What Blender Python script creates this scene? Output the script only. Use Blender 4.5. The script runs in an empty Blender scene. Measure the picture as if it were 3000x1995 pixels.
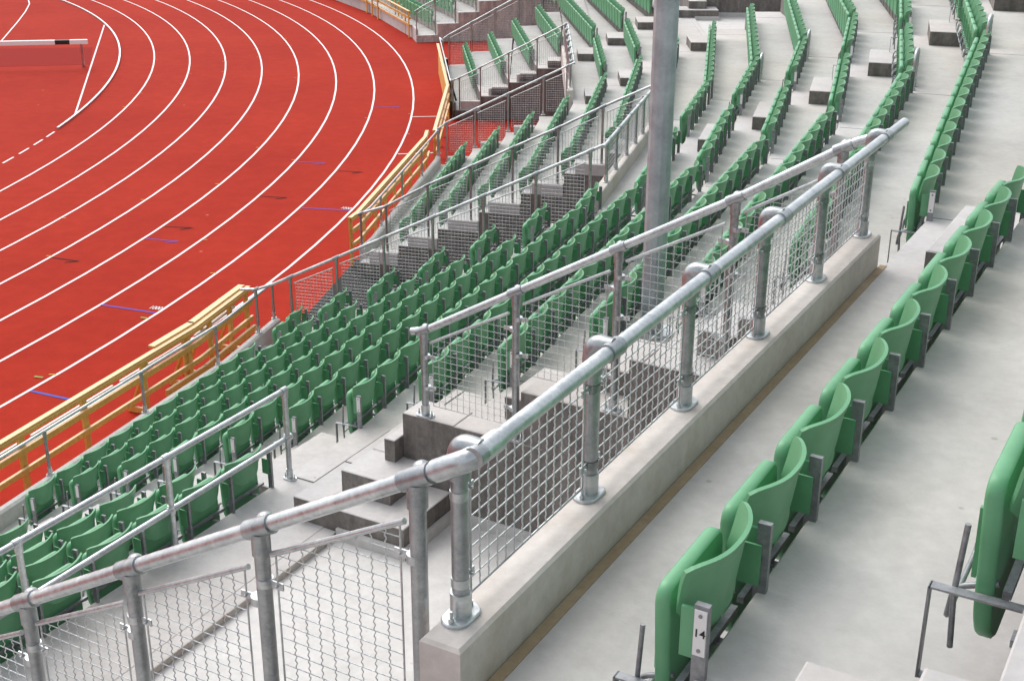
import bpy, bmesh, math, random
import numpy as np
from mathutils import Vector, Matrix
random.seed(7)
scn = bpy.context.scene
COL = scn.collection
R = math.radians

# ------------------------------------------------------------------ camera
CH = 8.6142
cam_d = bpy.data.cameras.new("camera"); cam_d.sensor_width = 36; cam_d.lens = 46.45
cam_d.clip_end = 2000; cam_d.clip_start = 0.05
cam = bpy.data.objects.new("camera", cam_d); COL.objects.link(cam)
_p, _r = 0.3904, 0.004
_R = Vector((1, 0, 0)); _U = Vector((0, math.sin(_p), math.cos(_p))); _F = Vector((0, math.cos(_p), -math.sin(_p)))
_X = _R * math.cos(_r) + _U * math.sin(_r); _Y = _U * math.cos(_r) - _R * math.sin(_r)
m = Matrix(((_X.x, _Y.x, -_F.x, 0), (_X.y, _Y.y, -_F.y, 0), (_X.z, _Y.z, -_F.z, CH), (0, 0, 0, 1)))
cam.matrix_world = m
scn.camera = cam

# ------------------------------------------------------------------ light
SUN_EL, SUN_AZ = 52.0, -32.0         # direction the light comes from; azimuth from +Y towards +X
w = bpy.data.worlds.new("World"); scn.world = w; w.use_nodes = True
nt = w.node_tree; bg = nt.nodes["Background"]
sky = nt.nodes.new("ShaderNodeTexSky"); sky.sky_type = 'NISHITA'; sky.sun_disc = False
sky.sun_elevation = R(SUN_EL); sky.sun_rotation = R(SUN_AZ)
sky.dust_density = 3.0; sky.air_density = 1.0
hsv = nt.nodes.new("ShaderNodeHueSaturation"); hsv.inputs['Saturation'].default_value = 0.28
nt.links.new(sky.outputs[0], hsv.inputs['Color']); nt.links.new(hsv.outputs[0], bg.inputs[0])
bg.inputs[1].default_value = 0.15
sun_d = bpy.data.lights.new("sun", 'SUN'); sun_d.energy = .55; sun_d.angle = R(40); sun_d.color = (1.0, .965, .92)
sun = bpy.data.objects.new("sun", sun_d); COL.objects.link(sun)
_a, _e = R(SUN_AZ), R(SUN_EL)
sd = Vector((math.sin(_a) * math.cos(_e), math.cos(_a) * math.cos(_e), math.sin(_e)))
sun.rotation_euler = sd.to_track_quat('Z', 'Y').to_euler()
scn.view_settings.view_transform = 'Standard'; scn.view_settings.look = 'None'
scn.view_settings.gamma = 1; scn.view_settings.exposure = 0.80

# ------------------------------------------------------------------ materials
def mat(name):
    m = bpy.data.materials.new(name); m.use_nodes = True
    n = m.node_tree.nodes; l = m.node_tree.links
    return m, n, l, n['Principled BSDF']
def noise(n, l, scale, detail=4, rough=.6, vec=None):
    t = n.new('ShaderNodeTexNoise'); t.inputs['Scale'].default_value = scale
    t.inputs['Detail'].default_value = detail; t.inputs['Roughness'].default_value = rough
    if vec is not None: l.new(vec, t.inputs['Vector'])
    return t
def ramp(n, l, fac, stops):
    r = n.new('ShaderNodeValToRGB'); l.new(fac, r.inputs[0])
    e = r.color_ramp.elements
    while len(e) < len(stops): e.new(.5)
    for i, (p, c) in enumerate(stops):
        e[i].position = p; e[i].color = (*c, 1) if len(c) == 3 else c
    return r
def mix(n, l, fac, a, b, mode='MIX'):
    x = n.new('ShaderNodeMix'); x.data_type = 'RGBA'; x.blend_type = mode
    for s, v in ((0, fac), (6, a), (7, b)):
        if hasattr(v, 'is_linked') or isinstance(v, bpy.types.NodeSocket): l.new(v, x.inputs[s])
        else: x.inputs[s].default_value = v if s == 0 else (*v, 1)
    return x.outputs[2]
def geo(n): return n.new('ShaderNodeNewGeometry').outputs['Position']
def bump(n, l, h, strength, dist, p):
    b = n.new('ShaderNodeBump'); b.inputs['Strength'].default_value = strength; b.inputs['Distance'].default_value = dist
    l.new(h, b.inputs['Height']); l.new(b.outputs[0], p.inputs['Normal'])
def simple(name, col, rough=.5, metal=0, spec=None):
    m, n, l, p = mat(name)
    p.inputs['Base Color'].default_value = (*col, 1); p.inputs['Roughness'].default_value = rough
    p.inputs['Metallic'].default_value = metal
    return m
def concrete(name, c0, c1, stain, stain_amt=.5, scale=1.0):
    m, n, l, p = mat(name); v = geo(n)
    a = noise(n, l, .9 * scale, 6, .62, v); b = noise(n, l, 14 * scale, 5, .7, v); c = noise(n, l, 2.6 * scale, 8, .7, v)
    base = ramp(n, l, a.outputs[0], [(.32, c0), (.68, c1)]).outputs[0]
    fine = ramp(n, l, b.outputs[0], [(.3, (.86, .86, .86)), (.7, (1.06, 1.06, 1.06))]).outputs[0]
    x = mix(n, l, 1.0, base, fine, 'MULTIPLY')
    sf = ramp(n, l, c.outputs[0], [(.52, (0, 0, 0)), (.72, (stain_amt,) * 3)]).outputs[0]
    x = mix(n, l, sf, x, stain)
    vo = n.new('ShaderNodeTexVoronoi'); vo.inputs['Scale'].default_value = 9 * scale; l.new(v, vo.inputs['Vector'])
    sp = ramp(n, l, vo.outputs['Distance'], [(.035, (.62, .62, .62)), (.06, (1, 1, 1))]).outputs[0]
    x = mix(n, l, .35, x, mix(n, l, 1.0, x, sp, 'MULTIPLY'))
    l.new(x, p.inputs['Base Color']); p.inputs['Roughness'].default_value = .85
    bump(n, l, b.outputs[0], .25, .01, p)
    return m
M = {}
def concrete_terrace(name='terrace_concrete', k=1.0):
    """cast terrace: pale tops, riser and end faces stained dark by weather (the stain follows the face, as dirt does)"""
    m, n, l, p = mat(name); v = geo(n)
    a = noise(n, l, .8, 6, .62, v); b = noise(n, l, 16, 5, .7, v); c = noise(n, l, 2.3, 9, .72, v); d = noise(n, l, .33, 3, .5, v)
    base = ramp(n, l, a.outputs[0], [(.3, (.44, .425, .415)), (.5, (.53, .516, .506)), (.7, (.59, .575, .56))]).outputs[0]
    warm = ramp(n, l, d.outputs[0], [(.42, (1, 1, 1)), (.62, (1.02, .985, .94))]).outputs[0]
    base = mix(n, l, 1.0, base, warm, 'MULTIPLY')
    fine = ramp(n, l, b.outputs[0], [(.3, (.90, .90, .90)), (.7, (1.05, 1.05, 1.05))]).outputs[0]
    top = mix(n, l, 1.0, base, fine, 'MULTIPLY')
    sf = ramp(n, l, c.outputs[0], [(.53, (0, 0, 0)), (.75, (.55,) * 3)]).outputs[0]
    top = mix(n, l, sf, top, (.36, .34, .32))
    vo = n.new('ShaderNodeTexVoronoi'); vo.inputs['Scale'].default_value = 3.2; l.new(v, vo.inputs['Vector'])
    sp = ramp(n, l, vo.outputs['Distance'], [(.03, (.45, .43, .41)), (.05, (1, 1, 1))]).outputs[0]
    top = mix(n, l, .5, top, mix(n, l, 1.0, top, sp, 'MULTIPLY'))
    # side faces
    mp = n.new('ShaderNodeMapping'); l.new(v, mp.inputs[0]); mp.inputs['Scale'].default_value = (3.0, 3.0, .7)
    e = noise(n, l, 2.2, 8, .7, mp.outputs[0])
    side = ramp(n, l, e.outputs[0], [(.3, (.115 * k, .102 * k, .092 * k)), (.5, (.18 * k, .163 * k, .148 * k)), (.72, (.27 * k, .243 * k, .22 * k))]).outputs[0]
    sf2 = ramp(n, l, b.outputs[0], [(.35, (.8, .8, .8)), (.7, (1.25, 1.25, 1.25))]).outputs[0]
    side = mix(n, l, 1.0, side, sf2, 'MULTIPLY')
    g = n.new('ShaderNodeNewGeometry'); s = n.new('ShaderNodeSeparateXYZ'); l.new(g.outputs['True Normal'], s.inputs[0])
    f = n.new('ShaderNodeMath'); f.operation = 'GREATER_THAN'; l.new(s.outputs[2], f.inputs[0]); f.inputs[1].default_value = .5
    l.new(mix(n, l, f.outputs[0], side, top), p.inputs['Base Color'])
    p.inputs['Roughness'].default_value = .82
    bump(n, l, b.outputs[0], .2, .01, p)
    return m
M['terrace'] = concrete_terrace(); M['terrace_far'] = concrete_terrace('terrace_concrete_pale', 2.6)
M['concrete'] = concrete('parapet_concrete', (.52, .47, .43), (.66, .615, .575), (.43, .36, .28), .6)
M['kerb'] = concrete('kerb_concrete', (.48, .46, .44), (.60, .58, .56), (.36, .33, .30), .6)
M['platform'] = concrete('platform_coating', (.60, .585, .56), (.655, .64, .615), (.55, .53, .50), .4, .5)
M['gutter'] = concrete('gutter_sand', (.30, .22, .13), (.42, .32, .21), (.2, .15, .1), .5, 3)
M['dark'] = simple('dark_asphalt', (.022, .021, .02), .95)
def steel(name, c0, c1, metal=.8, rough=.36, sc=30):
    m, n, l, p = mat(name); v = geo(n)
    a = noise(n, l, sc, 6, .75, v); b = noise(n, l, 4, 3, .6, v)
    x = ramp(n, l, a.outputs[0], [(.35, c0), (.65, c1)]).outputs[0]
    y = ramp(n, l, b.outputs[0], [(.35, (.82, .82, .84)), (.65, (1.08, 1.08, 1.08))]).outputs[0]
    l.new(mix(n, l, 1.0, x, y, 'MULTIPLY'), p.inputs['Base Color'])
    p.inputs['Metallic'].default_value = metal
    rr = ramp(n, l, a.outputs[0], [(.3, (rough - .1,) * 3), (.7, (rough + .14,) * 3)]).outputs[0]
    l.new(rr, p.inputs['Roughness']); bump(n, l, a.outputs[0], .15, .003, p)
    return m
M['steel'] = steel('galvanised_steel', (.44, .47, .475), (.66, .69, .69))
M['steel_dark'] = steel('galvanised_post', (.29, .315, .32), (.46, .48, .485))
M['wire'] = steel('galvanised_wire', (.50, .53, .53), (.70, .72, .72), .3, .4)
M['pole'] = steel('mast_steel', (.33, .37, .385), (.44, .48, .495), .35, .5, 9)
M['bar'] = steel('seat_steel', (.20, .21, .22), (.34, .35, .36), .5, .42)
def plastic():
    m, n, l, p = mat('green_plastic'); v = geo(n)
    oi = n.new('ShaderNodeObjectInfo')
    a = noise(n, l, 7, 4, .6, v); g = noise(n, l, 60, 2, .5, v)
    c = ramp(n, l, a.outputs[0], [(.3, (.105, .315, .155)), (.7, (.135, .375, .19))]).outputs[0]
    d = ramp(n, l, oi.outputs['Random'], [(0, (.9, .93, .92)), (1, (1.1, 1.06, 1.08))]).outputs[0]
    l.new(mix(n, l, 1.0, c, d, 'MULTIPLY'), p.inputs['Base Color'])
    p.inputs['Roughness'].default_value = .45
    bump(n, l, g.outputs[0], .06, .002, p)
    return m
M['green'] = plastic()
M['plate'] = simple('number_plate_white', (.75, .75, .74), .4)
M['ink'] = simple('black_ink', (.012, .012, .014), .6)
def track():
    m, n, l, p = mat('running_track'); v = geo(n)
    a = noise(n, l, .22, 5, .6, v); b = noise(n, l, 45, 4, .8, v); c = noise(n, l, 2.5, 7, .7, v)
    x = ramp(n, l, a.outputs[0], [(.3, (.335, .020, .009)), (.7, (.40, .028, .012))]).outputs[0]
    y = ramp(n, l, b.outputs[0], [(.3, (.82, .8, .8)), (.7, (1.12, 1.12, 1.12))]).outputs[0]
    x = mix(n, l, 1.0, x, y, 'MULTIPLY')
    z = ramp(n, l, c.outputs[0], [(.4, (.94, .92, .92)), (.62, (1.05, 1.1, 1.1))]).outputs[0]
    x = mix(n, l, 1.0, x, z, 'MULTIPLY')
    vo = n.new('ShaderNodeTexVoronoi'); vo.inputs['Scale'].default_value = .8; l.new(v, vo.inputs['Vector'])
    sp = ramp(n, l, vo.outputs['Distance'], [(.02, (1, 1, 1)), (.035, (0, 0, 0))]).outputs[0]
    x = mix(n, l, mix(n, l, 1.0, sp, (.5, .5, .5), 'MULTIPLY'), x, (.6, .25, .2))
    l.new(x, p.inputs['Base Color']); p.inputs['Roughness'].default_value = .95; p.inputs['Specular IOR Level'].default_value = .12
    bump(n, l, b.outputs[0], .3, .01, p)
    return m
M['track'] = track()
M['cover'] = simple('water_jump_cover', (.27, .015, .010), .95); M['cover'].node_tree.nodes['Principled BSDF'].inputs['Specular IOR Level'].default_value = .12
M['white'] = simple('line_paint', (.80, .78, .77), .7)
M['blue'] = simple('blue_paint', (.12, .10, .42), .7)
M['bluep'] = simple('blue_tape', (.06, .12, .5), .6)
M['black'] = simple('black_paint', (.03, .012, .012), .7)
M['yellow'] = simple('yellow_paint', (.62, .40, .08), .7)
M['greenp'] = simple('green_paint', (.28, .38, .10), .7)
for _k in ('white', 'blue', 'bluep', 'black', 'yellow', 'greenp'): M[_k].node_tree.nodes['Principled BSDF'].inputs['Specular IOR Level'].default_value = .05
M['bwhite'] = simple('beam_white', (.86, .86, .84), .45)
M['bblack'] = simple('beam_black', (.008, .008, .009), .5)
def wood():
    m, n, l, p = mat('yellow_pine'); v = geo(n)
    mp = n.new('ShaderNodeMapping'); l.new(v, mp.inputs[0]); mp.inputs['Scale'].default_value = (4, 4, 1)
    a = noise(n, l, 6, 6, .7, mp.outputs[0]); b = noise(n, l, 1.3, 3, .6, v)
    x = ramp(n, l, a.outputs[0], [(.3, (.62, .29, .05)), (.55, (.72, .39, .085)), (.75, (.76, .47, .15))]).outputs[0]
    y = ramp(n, l, b.outputs[0], [(.3, (.88, .84, .78)), (.7, (1.05, 1.05, 1.05))]).outputs[0]
    x = mix(n, l, 1.0, x, y, 'MULTIPLY')
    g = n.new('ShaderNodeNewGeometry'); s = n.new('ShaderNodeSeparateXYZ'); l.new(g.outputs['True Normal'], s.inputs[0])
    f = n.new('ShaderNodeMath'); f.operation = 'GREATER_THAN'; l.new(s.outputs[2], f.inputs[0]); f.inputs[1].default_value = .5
    l.new(mix(n, l, f.outputs[0], x, (.74, .55, .31)), p.inputs['Base Color'])   # upward faces get a paler cream tone
    p.inputs['Roughness'].default_value = .6
    return m
M['wood'] = wood()
M['wood2'] = simple('barrier_white_board', (.78, .76, .74), .6)

M['rust'] = concrete('rusty_edge', (.44, .40, .35), (.56, .53, .49), (.36, .17, .07), .9, 5)
M['joint'] = simple('joint_sealant', (.16, .15, .14), .9)
# ------------------------------------------------------------------ mesh builder
class MB:
    def __init__(s): s.v = []; s.f = []; s.sm = []
    def add(s, vs, fs, smooth=False):
        o = len(s.v); s.v += [tuple(a) for a in vs]
        s.f += [tuple(o + i for i in f) for f in fs]; s.sm += [smooth] * len(fs)
    def prism(s, poly, z0, z1, bev=0):
        """poly: xy list (ccw), extruded; bev chamfers the top edge"""
        n = len(poly); A = sum(poly[i][0] * poly[(i + 1) % n][1] - poly[(i + 1) % n][0] * poly[i][1] for i in range(n))
        if A < 0: poly = poly[::-1]
        vs = [(x, y, z0) for x, y in poly]
        if bev <= 0:
            vs += [(x, y, z1) for x, y in poly]
            fs = [tuple(range(n))[::-1], tuple(range(n, 2 * n))] + [(i, (i + 1) % n, n + (i + 1) % n, n + i) for i in range(n)]
        else:
            ins = []
            for i in range(n):
                p0 = Vector(poly[i - 1]); p1 = Vector(poly[i]); p2 = Vector(poly[(i + 1) % n])
                a = (p1 - p0).normalized(); b = (p2 - p1).normalized()
                na = Vector((-a.y, a.x)); nb = Vector((-b.y, b.x)); q = na + nb
                q = q / max(.3, q.dot(na)); ins.append((p1.x + q.x * bev, p1.y + q.y * bev))
            vs += [(x, y, z1 - bev) for x, y in poly] + [(x, y, z1) for x, y in ins]
            fs = [tuple(range(n))[::-1], tuple(range(2 * n, 3 * n))]
            for k in (0, n): fs += [(k + i, k + (i + 1) % n, k + n + (i + 1) % n, k + n + i) for i in range(n)]
        s.add(vs, fs)
    def box(s, c, x, y, z, hx, hy, hz):
        c = Vector(c); x = Vector(x) * hx; y = Vector(y) * hy; z = Vector(z) * hz
        vs = [c + a * x + b * y + d * z for a in (-1, 1) for b in (-1, 1) for d in (-1, 1)]
        s.add(vs, [(0, 1, 3, 2), (4, 6, 7, 5), (0, 4, 5, 1), (2, 3, 7, 6), (0, 2, 6, 4), (1, 5, 7, 3)])
    def bar(s, a, b, w, h, up=(0, 0, 1)):
        """rectangular bar from a to b, w across, h along up"""
        a = Vector(a); b = Vector(b); d = (b - a); L = d.length; d = d / L
        up = Vector(up); x = d.cross(up)
        if x.length < 1e-4: x = d.cross(Vector((1, 0, 0)))
        x.normalize(); u = x.cross(d).normalized()
        s.box((a + b) / 2, d, x, u, L / 2, w / 2, h / 2)
    def tube(s, pts, r, n=10, cap=True, smooth=True):
        pts = [Vector(p) for p in pts]; N = len(pts)
        rs = r if isinstance(r, (list, tuple)) else [r] * N
        vs = []; prev = None
        for i, p in enumerate(pts):
            t = (pts[min(i + 1, N - 1)] - pts[max(i - 1, 0)]).normalized()
            if prev is None:
                u = t.cross(Vector((0, 0, 1)));
                if u.length < .05: u = t.cross(Vector((1, 0, 0)))
                u.normalize()
            else:
                u = prev - t * prev.dot(t); u.normalize()
            prev = u; v = t.cross(u)
            vs += [p + (u * math.cos(2 * math.pi * k / n) + v * math.sin(2 * math.pi * k / n)) * rs[i] for k in range(n)]
        fs = [(i * n + k, i * n + (k + 1) % n, (i + 1) * n + (k + 1) % n, (i + 1) * n + k) for i in range(N - 1) for k in range(n)]
        s.add(vs, fs, smooth)
        if cap:
            s.add(vs[:n], [tuple(range(n))[::-1]]); s.add(vs[-n:], [tuple(range(n))])
    def cyl(s, a, b, r, n=16): s.tube([a, b], r, n)
    def sphere(s, c, r, n=12, m_=8):
        c = Vector(c); vs = [c + Vector((math.sin(math.pi * j / m_) * math.cos(2 * math.pi * i / n), math.sin(math.pi * j / m_) * math.sin(2 * math.pi * i / n), math.cos(math.pi * j / m_))) * r for j in range(m_ + 1) for i in range(n)]
        s.add(vs, [(j * n + i, (j + 1) * n + i, (j + 1) * n + (i + 1) % n, j * n + (i + 1) % n) for j in range(m_) for i in range(n)], True)
    def mesh(s, name, material):
        me = bpy.data.meshes.new(name); me.from_pydata(s.v, [], s.f); me.update()
        me.materials.append(material)
        me.polygons.foreach_set('use_smooth', s.sm)
        return me
    def build(s, name, material, parent=None, origin=None):
        if origin is not None:
            o = Vector(origin); s.v = [(a - o.x, b - o.y, c - o.z) for a, b, c in s.v]
        me = s.mesh(name, material)
        ob = bpy.data.objects.new(name, me); COL.objects.link(ob)
        if origin is not None: ob.location = origin
        if parent is not None:
            ob.parent = parent
            if origin is None: ob.location = -Vector(parent.location)
            else: ob.location = Vector(origin) - Vector(parent.location)
        return ob
def thing(name, label, cat, loc=(0, 0, 0), group=None):
    o = bpy.data.objects.new(name, None); COL.objects.link(o); o.location = loc; o.empty_display_size = .2
    o['label'] = label; o['category'] = cat
    if group: o['group'] = group
    return o
def tag(o, label=None, cat=None, group=None, kind=None):
    for k, v in (('label', label), ('category', cat), ('group', group), ('kind', kind)):
        if v: o[k] = v
    return o
def struct(name, mb, material): return tag(mb.build(name, material), kind='structure')

# ------------------------------------------------------------------ the polygonal plan of the bowl
CX, CY = -54.123, 36.887
TH = {1: 29.4, 2: 21.5, 3: 15.1, 4: 8.6, 5: .7, 6: -5.4, 7: -12.6, 8: -19.8, 9: -27.0, 10: -34.2}
DD = {1: -11.533, 2: -10.236, 3: -8.393, 4: -5.675, 5: -1.39, 6: 2.61}
def nrm(s): a = R(TH[s]); return Vector((math.cos(a), -math.sin(a)))
def drv(s): a = R(TH[s]); return Vector((math.sin(a), math.cos(a)))
for s in (7, 8, 9, 10): DD[s] = nrm(s).x * CX + nrm(s).y * CY + 53.0
W = .805
ZP = [1.0, 1.41, 1.81, 2.21, 2.64, 3.07, 3.5, 3.9, 4.3, 4.7, 5.14, 5.6, 6.08, 6.6, 7.1, 7.6, 8.1]
def T(k): return ZP[k - 1] - .74
def P(s, rho, t):
    q = nrm(s) * (DD[s] + W * (rho - 1)) + drv(s) * t
    return (q.x, q.y)
def P3(s, rho, t, z): x, y = P(s, rho, t); return Vector((x, y, z))
def kink(s, rho):
    """intersection of segment s and s+1 at row coordinate rho -> xy, t in s, t in s+1"""
    a = nrm(s); b = nrm(s + 1); ra = DD[s] + W * (rho - 1); rb = DD[s + 1] + W * (rho - 1)
    det = a.x * b.y - a.y * b.x
    x = (ra * b.y - rb * a.y) / det; y = (a.x * rb - b.x * ra) / det
    v = Vector((x, y)); return v, v.dot(drv(s)), v.dot(drv(s + 1))
def chain(rho, s0, t0, s1, t1):
    pts = [P(s0, rho, t0)]
    for s in range(s0, s1): pts.append(tuple(kink(s, rho)[0]))
    pts.append(P(s1, rho, t1)); return pts
def strip(ra, rb, s0, t0, s1, t1): return chain(ra, s0, t0, s1, t1) + chain(rb, s0, t0, s1, t1)[::-1]

# ------------------------------------------------------------------ ground, track and its markings
mb = MB(); mb.prism([(-160, -60), (90, -60), (90, 160), (-160, 160)], -.3, 0); struct('running_track', mb, M['track'])
def arc(r, a0, a1, n=90): return [(CX + r * math.cos(R(a0 + (a1 - a0) * i / n)), CY + r * math.sin(R(a0 + (a1 - a0) * i / n))) for i in range(n + 1)]
def ribbon(mb, pts, wd, z=.004):
    L = []; Rr = []
    for i, p in enumerate(pts):
        a = Vector(pts[max(0, i - 1)]); b = Vector(pts[min(len(pts) - 1, i + 1)]); d = (b - a).normalized()
        q = Vector((-d.y, d.x)) * wd / 2; L.append((p[0] + q.x, p[1] + q.y, z)); Rr.append((p[0] - q.x, p[1] - q.y, z))
    n = len(pts); mb.add(L + Rr, [(i, n + i, n + i + 1, i + 1) for i in range(n - 1)])
R0 = 41.427
for k in range(1, 9):
    mb = MB(); ribbon(mb, arc(R0 + 1.22 * k, -75, 70), .055); struct('lane_line', mb, M['white'])
mb = MB()
for a in (-1.74, -2.98, -4.28, -5.58, -6.85, -8.1, -9.4): ribbon(mb, arc(R0 + .04, a - .42, a + .42, 8), .055)
ribbon(mb, [(-16.54, 54.26), (-12.74, 38.03)], .055, .008)
ribbon(mb, [(-22.6, 62.6), (-22.02, 61.32), (-21.51, 59.97), (-21.2, 58.8), (-20.9, 57.64), (-20.3, 55), (-19.33, 50.43)], .055, .008)
for t0, r0, r1 in ((37.9, 51.24, 54.6), (33.6, 51.24, 52.3)):   # the two radial lines through the gate
    pass
ribbon(mb, [(-2.93, 37.92), (.6, 38.29)], .055, .008)
ribbon(mb, [(-2.99, 33.61), (-1.9, 33.78)], .055, .008)
struct('infield_line', mb, M['white'])
mb = MB()   # raised metal kerb on the inside of lane one
r0 = arc(R0 + .03, -.9, 62, 70)
for i in range(len(r0) - 1):
    mb.bar((*r0[i], .03), (*r0[i + 1], .03), .06, .05)
tag(mb.build('track_kerb', M['steel']), 'thin grey metal kerb curving along the inside of lane one', 'track kerb')
# coloured start marks
def mark(a, b, m_, wd=.035, arrow=True, sgn=1):
    q = MB(); ribbon(q, [a, b], wd, .006)
    if arrow:
        d = (Vector(b) - Vector(a)).normalized(); e = Vector((d.y, -d.x)) * sgn
        c = Vector(b) - d * .22 + e * .16; ribbon(q, [tuple(c), b], wd, .008)
    return struct('track_marking', q, m_)
mark((-7.69, 26.46), (-6.96, 26.27), M['blue']); mark((-9.28, 25.21), (-8.66, 24.99), M['black']); mark((-7.5, 27.29), (-6.89, 27.22), M['black'])
mark((-4.17, 39.25), (-3.4, 39.27), M['blue']); mark((-5.53, 32.82), (-4.74, 32.66), M['blue']); mark((-5.89, 29.67), (-5.23, 29.55), M['black'])
mark((-4.33, 31.93), (-3.72, 31.83), M['black'])
mark((-7.51, 22.56), (-6.42, 22.16), M['blue'], .05, False); mark((-7.52, 18.78), (-6.7, 18.42), M['bluep'], .05, False)
mark((-4.76, 28.75), (-3.66, 28.55), M['blue'], .05, False); mark((-6.80, 18.46), (-6.72, 18.62), M['bluep'], .07, False)
def text(body, loc, size, rz, m_, name='lettering', parent=None, mat3=None, sx=1):
    cu = bpy.data.curves.new('t', 'FONT'); cu.body = body; cu.size = size; cu.align_x = 'CENTER'; cu.align_y = 'CENTER'
    cu.offset = size * .012
    ob = bpy.data.objects.new('t', cu); COL.objects.link(ob)
    dg = bpy.context.evaluated_depsgraph_get(); me = bpy.data.meshes.new_from_object(ob.evaluated_get(dg))
    bpy.data.objects.remove(ob); me.materials.clear(); me.materials.append(m_)
    o = bpy.data.objects.new(name, me); COL.objects.link(o)
    if mat3 is not None: o.matrix_world = mat3
    else: o.location = loc; o.rotation_euler = (0, 0, rz); o.scale = (sx, 1, 1)
    if parent is not None:
        o.parent = parent; o.matrix_parent_inverse = Matrix.Translation(-Vector(parent.location))
    return o
for (x, y) in ((-6.47, 22.40), (-3.76, 28.72)):
    o = text('1000', (x, y, .007), .2, R(-18), M['white'], 'track_lettering', sx=.62); tag(o, kind='structure')
q = MB(); q2 = MB()
for a in np.arange(-24, 24, 1.0):
    pass
for k, azs in {1: (5.6, 3.0), 2: (9.6, 7.4), 3: (12.2, 9.8, -11.5), 4: (15, 13, -9.4, -14.5), 5: (17.5, 15.6, -7.5, -3.2), 6: (19.5, -12.4, -4.6), 7: (1.0, -14.6, -20.5), 8: (-1.2, 1.6, -21.9)}.items():
    for a in azs:
        r = R0 + 1.22 * k + random.choice((-.06, .06)); x = CX + r * math.cos(R(a)); y = CY + r * math.sin(R(a))
        ribbon(q, [(x - .06, y), (x + .06, y - .01)], .03, .01)
for (x, y) in ((-6.53, 21.9), (-7.55, 19.3), (-5.62, 20.9)): ribbon(q2, [(x - .09, y + .02), (x + .06, y - .02)], .045, .012)
struct('track_marking', q, M['yellow']); struct('track_marking', q2, M['greenp'])
# entrance floors
mb = MB(); mb.prism([P(3, -.5, 23.5), (-3.15, 25.14), (-3.49, 23.2), P(3, -.02, 19.0), P(3, 8.5, 19.0), P(3, 8.5, 23.5)], .0, .004); struct('passage_floor', mb, M['dark'])

# ------------------------------------------------------------------ grandstand
gs = thing('grandstand', 'pale concrete terracing of the stadium bowl rising in shallow steps', 'grandstand', (0, 0, 0))
SA, TA = 1, -9.0
SB, TB = 10, 92.0
def cuts(k):
    """gaps of tread k as (s0,t0,s1,t1)"""
    c = []
    if 9 <= k <= 13: c.append((1, 3.0, 1, 8.05))
    if k <= 7: c.append((3, 18.3, 3, 22.65))
    if k <= 4: c.append((5, 31.6, 5, 37.65))
    if 9 <= k <= 13: c.append((5, 31.7, 5, 36.7))
    if k <= 6: c.append((7, 44.0, 7, 50.0))
    return sorted(c)
for k in range(1, 18):
    mb = MB(); a = (k - 1 + .03) if k > 1 else .03; b = k + .03
    z1 = T(k); z0 = -.02
    cur = (SA, TA)
    segs = []
    for c in cuts(k): segs.append((*cur, c[0], c[1])); cur = (c[2], c[3])
    segs.append((*cur, SB, TB))
    for sg in segs:
        mb = MB(); mb.prism(strip(a, b, *sg), z0 if k < 14 else z1 - .28, z1, .006)
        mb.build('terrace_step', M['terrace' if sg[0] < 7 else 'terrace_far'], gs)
for s, ta, tb in ((1, 3.0, 7.346), (5, 31.7, 36.0)):      # landing edge in front of the vomitory floor
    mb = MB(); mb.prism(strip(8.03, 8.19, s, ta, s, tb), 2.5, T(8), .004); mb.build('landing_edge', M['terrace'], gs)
for s in range(1, 6):                                     # joints between the precast units
    for k in range(5 if s in (3, 4) else 2, 16):
        if s == 2 and k < 2: continue
        a = kink(s, k - 1 + .06)[0]; b = kink(s, k + .02)[0]
        mb = MB(); mb.bar((a.x, a.y, T(k) + .0008), (b.x, b.y, T(k) + .0008), .011, .002); mb.build('joint', M['joint'], gs)
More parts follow.
